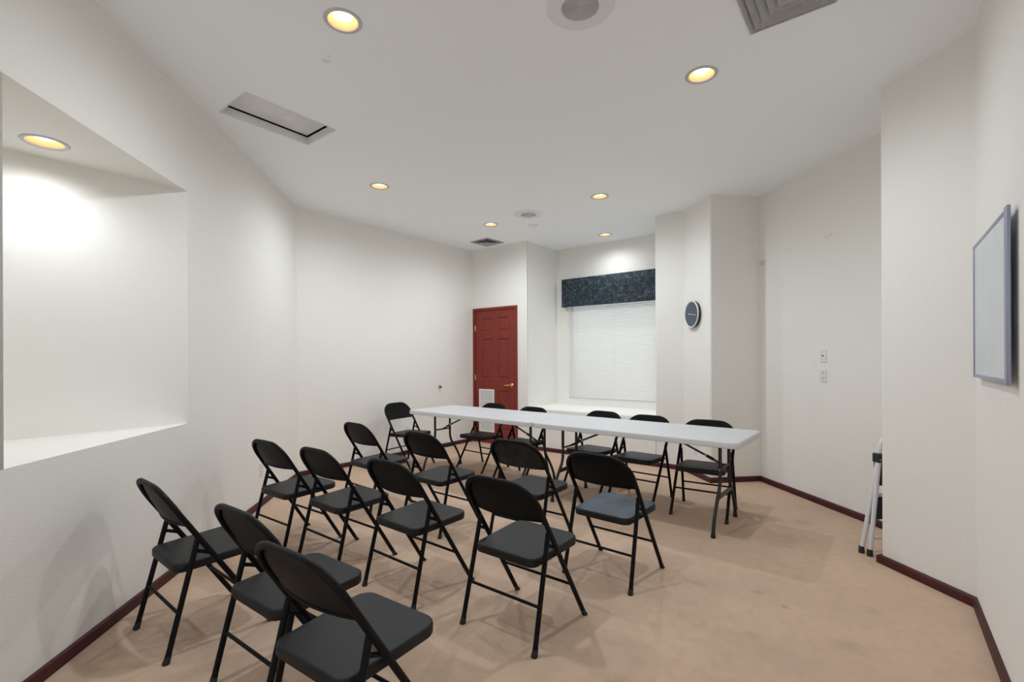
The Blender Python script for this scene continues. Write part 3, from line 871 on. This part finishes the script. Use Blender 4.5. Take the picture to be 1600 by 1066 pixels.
# ------------------------------------------------------------------ whiteboard
def make_board():
    n, d = wn(WL['r11'][0]), WL['r11'][1]
    a = WL['r11'][0]; dr = wd(a)
    off = 0.022
    sL, sR, z0, z1 = 0.155, 0.985, 1.237, 1.905
    p = C11 - n * off
    b = empty('whiteboard', (p.x, p.y, z0), R(a))
    tag(b, 'blue-tinted whiteboard in a lavender metal frame on the near right wall', 'whiteboard')
    h = z1 - z0; f = 0.026
    bm = new(); box(bm, sL + 0.01, sR - 0.01, -0.004, 0.002, 0.01, h - 0.01); link('writing_surface', bm, M['board'], b)
    for nm, q in (('end_rail', (sL, sL + f, -0.008, 0.003, 0, h)), ('end_rail', (sR - 0.05, sR, -0.009, 0.004, -0.004, h + 0.006)), ('edge_rail', (sL + f, sR - f, -0.007, 0.003, h - 0.018, h)), ('edge_rail', (sL + f, sR - f, -0.007, 0.003, 0, 0.018))):
        bm = new(); box(bm, *q, 0.0035, 3); link(nm, bm, M['alu'], b, smooth=40)
    bm = new(); box(bm, sL + 0.25, sR - 0.25, 0.002, off - 0.0005, h - 0.16, h - 0.12); box(bm, sL + 0.25, sR - 0.25, 0.002, off - 0.0005, 0.10, 0.13); link('wall_bracket', bm, M['alu'], b)
make_board()

# ------------------------------------------------------------------ switch plates, outlets, cable hole
def plate(name, w, p, z, label, cat, kind):
    t = on_wall(name, w, p, z); tag(t, label, cat)
    bm = new(); box(bm, -0.038, 0.038, -0.006, 0.0, -0.060, 0.060, 0.003); link('cover_plate', bm, M['plate'], t)
    if kind == 'jack':
        bm = new(); lathe(bm, [(0.001, -0.011), (0.006, -0.011), (0.007, -0.006)], 14, axis='y'); link('jack', bm, M['black'], t, smooth=40)
    elif kind == 'outlet':
        for s in (-1, 1):
            bm = new(); lathe(bm, [(0.001, -0.0085), (0.0165, -0.0085), (0.0175, -0.0055)], 20, axis='y', origin=(0, 0, s * 0.0195)); r_ = link('receptacle', bm, M['white'], t, smooth=40)
            bm = new()
            for q in (-0.006, 0.006): box(bm, q - 0.0012, q + 0.0012, -0.0092, -0.008, s * 0.0195 - 0.001, s * 0.0195 + 0.007)
            link('slots', bm, M['black'], r_)
    elif kind == 'switch':
        for s in (-1, 0, 1):
            bm = new(); box(bm, -0.014, 0.014, -0.010, -0.005, s * 0.026 - 0.010, s * 0.026 + 0.010, 0.002); link('button', bm, M['mesh'] if s else M['white'], t)
    return t
plate('wall_plate', 'r9', (2.818, 4.312), 1.356, 'white wall plate with a black jack, upper of the two on the right wall', 'wall plate', 'jack')
plate('switch_plate', 'r9', (2.818, 4.312), 1.176, 'white switch plate with small buttons, lower of the two on the right wall', 'switch', 'switch')
plate('wall_outlet', 'left', (-2.308, 4.381), 0.331, 'white wall outlet on the left wall behind the second row of chairs', 'outlet', 'outlet')
plate('wall_outlet', 'bl', (-1.472, 6.713), 0.352, 'white wall outlet on the back wall behind the far left chair', 'outlet', 'outlet')
plate('wall_outlet', 'p67', (2.085, 5.43), 0.31, 'white wall outlet low on the clock pillar behind the table', 'outlet', 'outlet')
cj = on_wall('cable_jack', 'bl', (-1.097, 7.194), 0.926); tag(cj, 'small dark cable stub on the blank wall left of the red door', 'cable jack')
bm = new(); lathe(bm, [(0.026, 0.0), (0.028, -0.003), (0.020, -0.008), (0.012, -0.010)], 18, axis='y'); link('flange', bm, M['trim'], cj, smooth=40)
bm = new(); tube(bm, [(0, -0.004, 0), (0, -0.03, -0.004), (0.002, -0.042, -0.016)], 0.013, 10); link('stub', bm, M['black'], cj, smooth=50)

hk = on_wall('wall_hook', 'r9', (2.708, 5.125), 2.368); tag(hk, 'small grey wall hook high on the right wall next to the pillar corner', 'hook')
bm = new(); lathe(bm, [(0.001, -0.006), (0.022, -0.006), (0.027, 0.0)], 18, axis='y'); link('back_plate', bm, M['plate'], hk, smooth=40)
bm = new(); tube(bm, [(0, -0.004, 0.012), (0, -0.026, 0.010), (0, -0.034, -0.006), (0, -0.028, -0.024), (0, -0.016, -0.028)], 0.006, 10); link('prong', bm, M['trim'], hk, smooth=50)

# ------------------------------------------------------------------ folded step stool behind the right wall
def make_stool():
    ang = TH
    c = Vector((2.398, 3.243)) + wd(ang) * 0.225
    t = empty('step_stool', (c.x, c.y, 0), R(ang))
    tag(t, 'folded white tubular step stool with black feet behind the right wall corner', 'step stool')
    # front frame: two rails converging to a hoop handle
    def rail(y0, lean, htop, bw, tw, hoop):
        pts = [(-bw, y0, 0.02), (-(bw + (tw - bw) * 0.93), y0 + lean * 0.93, htop * 0.93)]
        if hoop:
            for a in range(0, 181, 15):
                pts.append((-tw * 0.60 - 0.40 * tw * math.cos(R(a)) if a <= 90 else tw * 0.60 - 0.40 * tw * math.cos(R(a)), y0 + lean, htop + 0.075 * math.sin(R(a))))
            pts.append(((bw + (tw - bw) * 0.93), y0 + lean * 0.93, htop * 0.93)); pts.append((bw, y0, 0.02))
        return pts
    bm = new(); tube(bm, rail(0.030, -0.048, 0.715, 0.225, 0.130, True), 0.0142, 12); link('front_frame', bm, M['ladder'], t, smooth=60)
    for s in (-1, 1):
        bm = new(); tube(bm, [(s * 0.218, -0.028, 0.02), (s * 0.150, -0.030, 0.640)], 0.0142, 12); link('rear_leg', bm, M['ladder'], t, smooth=60)
        bm = new(); box(bm, s * 0.143 - 0.024, s * 0.143 + 0.024, -0.046, 0.006, 0.628, 0.690, 0.006); hb = link('hinge_bracket', bm, M['black'], t)
        for z, q in ((0.676, -0.012), (0.645, -0.012), (0.648, 0.012)):
            bm = new(); lathe(bm, [(0.001, -0.003), (0.004, -0.002), (0.0045, 0.0)], 10, axis='y', origin=(s * 0.143 + s * q, -0.046, z)); link('rivet', bm, M['rivet'], hb)
        for x0, y0 in ((s * 0.226, 0.030), (s * 0.219, -0.028)):
            bm = new(); lathe(bm, [(0.0175, 0), (0.0185, 0.006), (0.0165, 0.042), (0.0155, 0.046)], 14, origin=(x0, y0, 0)); link('foot_cap', bm, M['black'], t, smooth=40)
    for z, w in ((0.235, 0.178), (0.465, 0.148)):
        bm = new(); box(bm, -w, w, -0.012, 0.016, z, z + 0.16, 0.006); st = link('step', bm, M['black'], t)
        bm = new(); box(bm, -w + 0.004, w - 0.004, -0.022, -0.012, z + 0.158, z + 0.182, 0.003); link('step_edge', bm, M['ladder'], st)
    bm = new(); tube(bm, [(-0.21, -0.028, 0.115), (0.21, -0.028, 0.115)], 0.006, 8); link('crossbar', bm, M['ladder'], t, smooth=60)
make_stool()
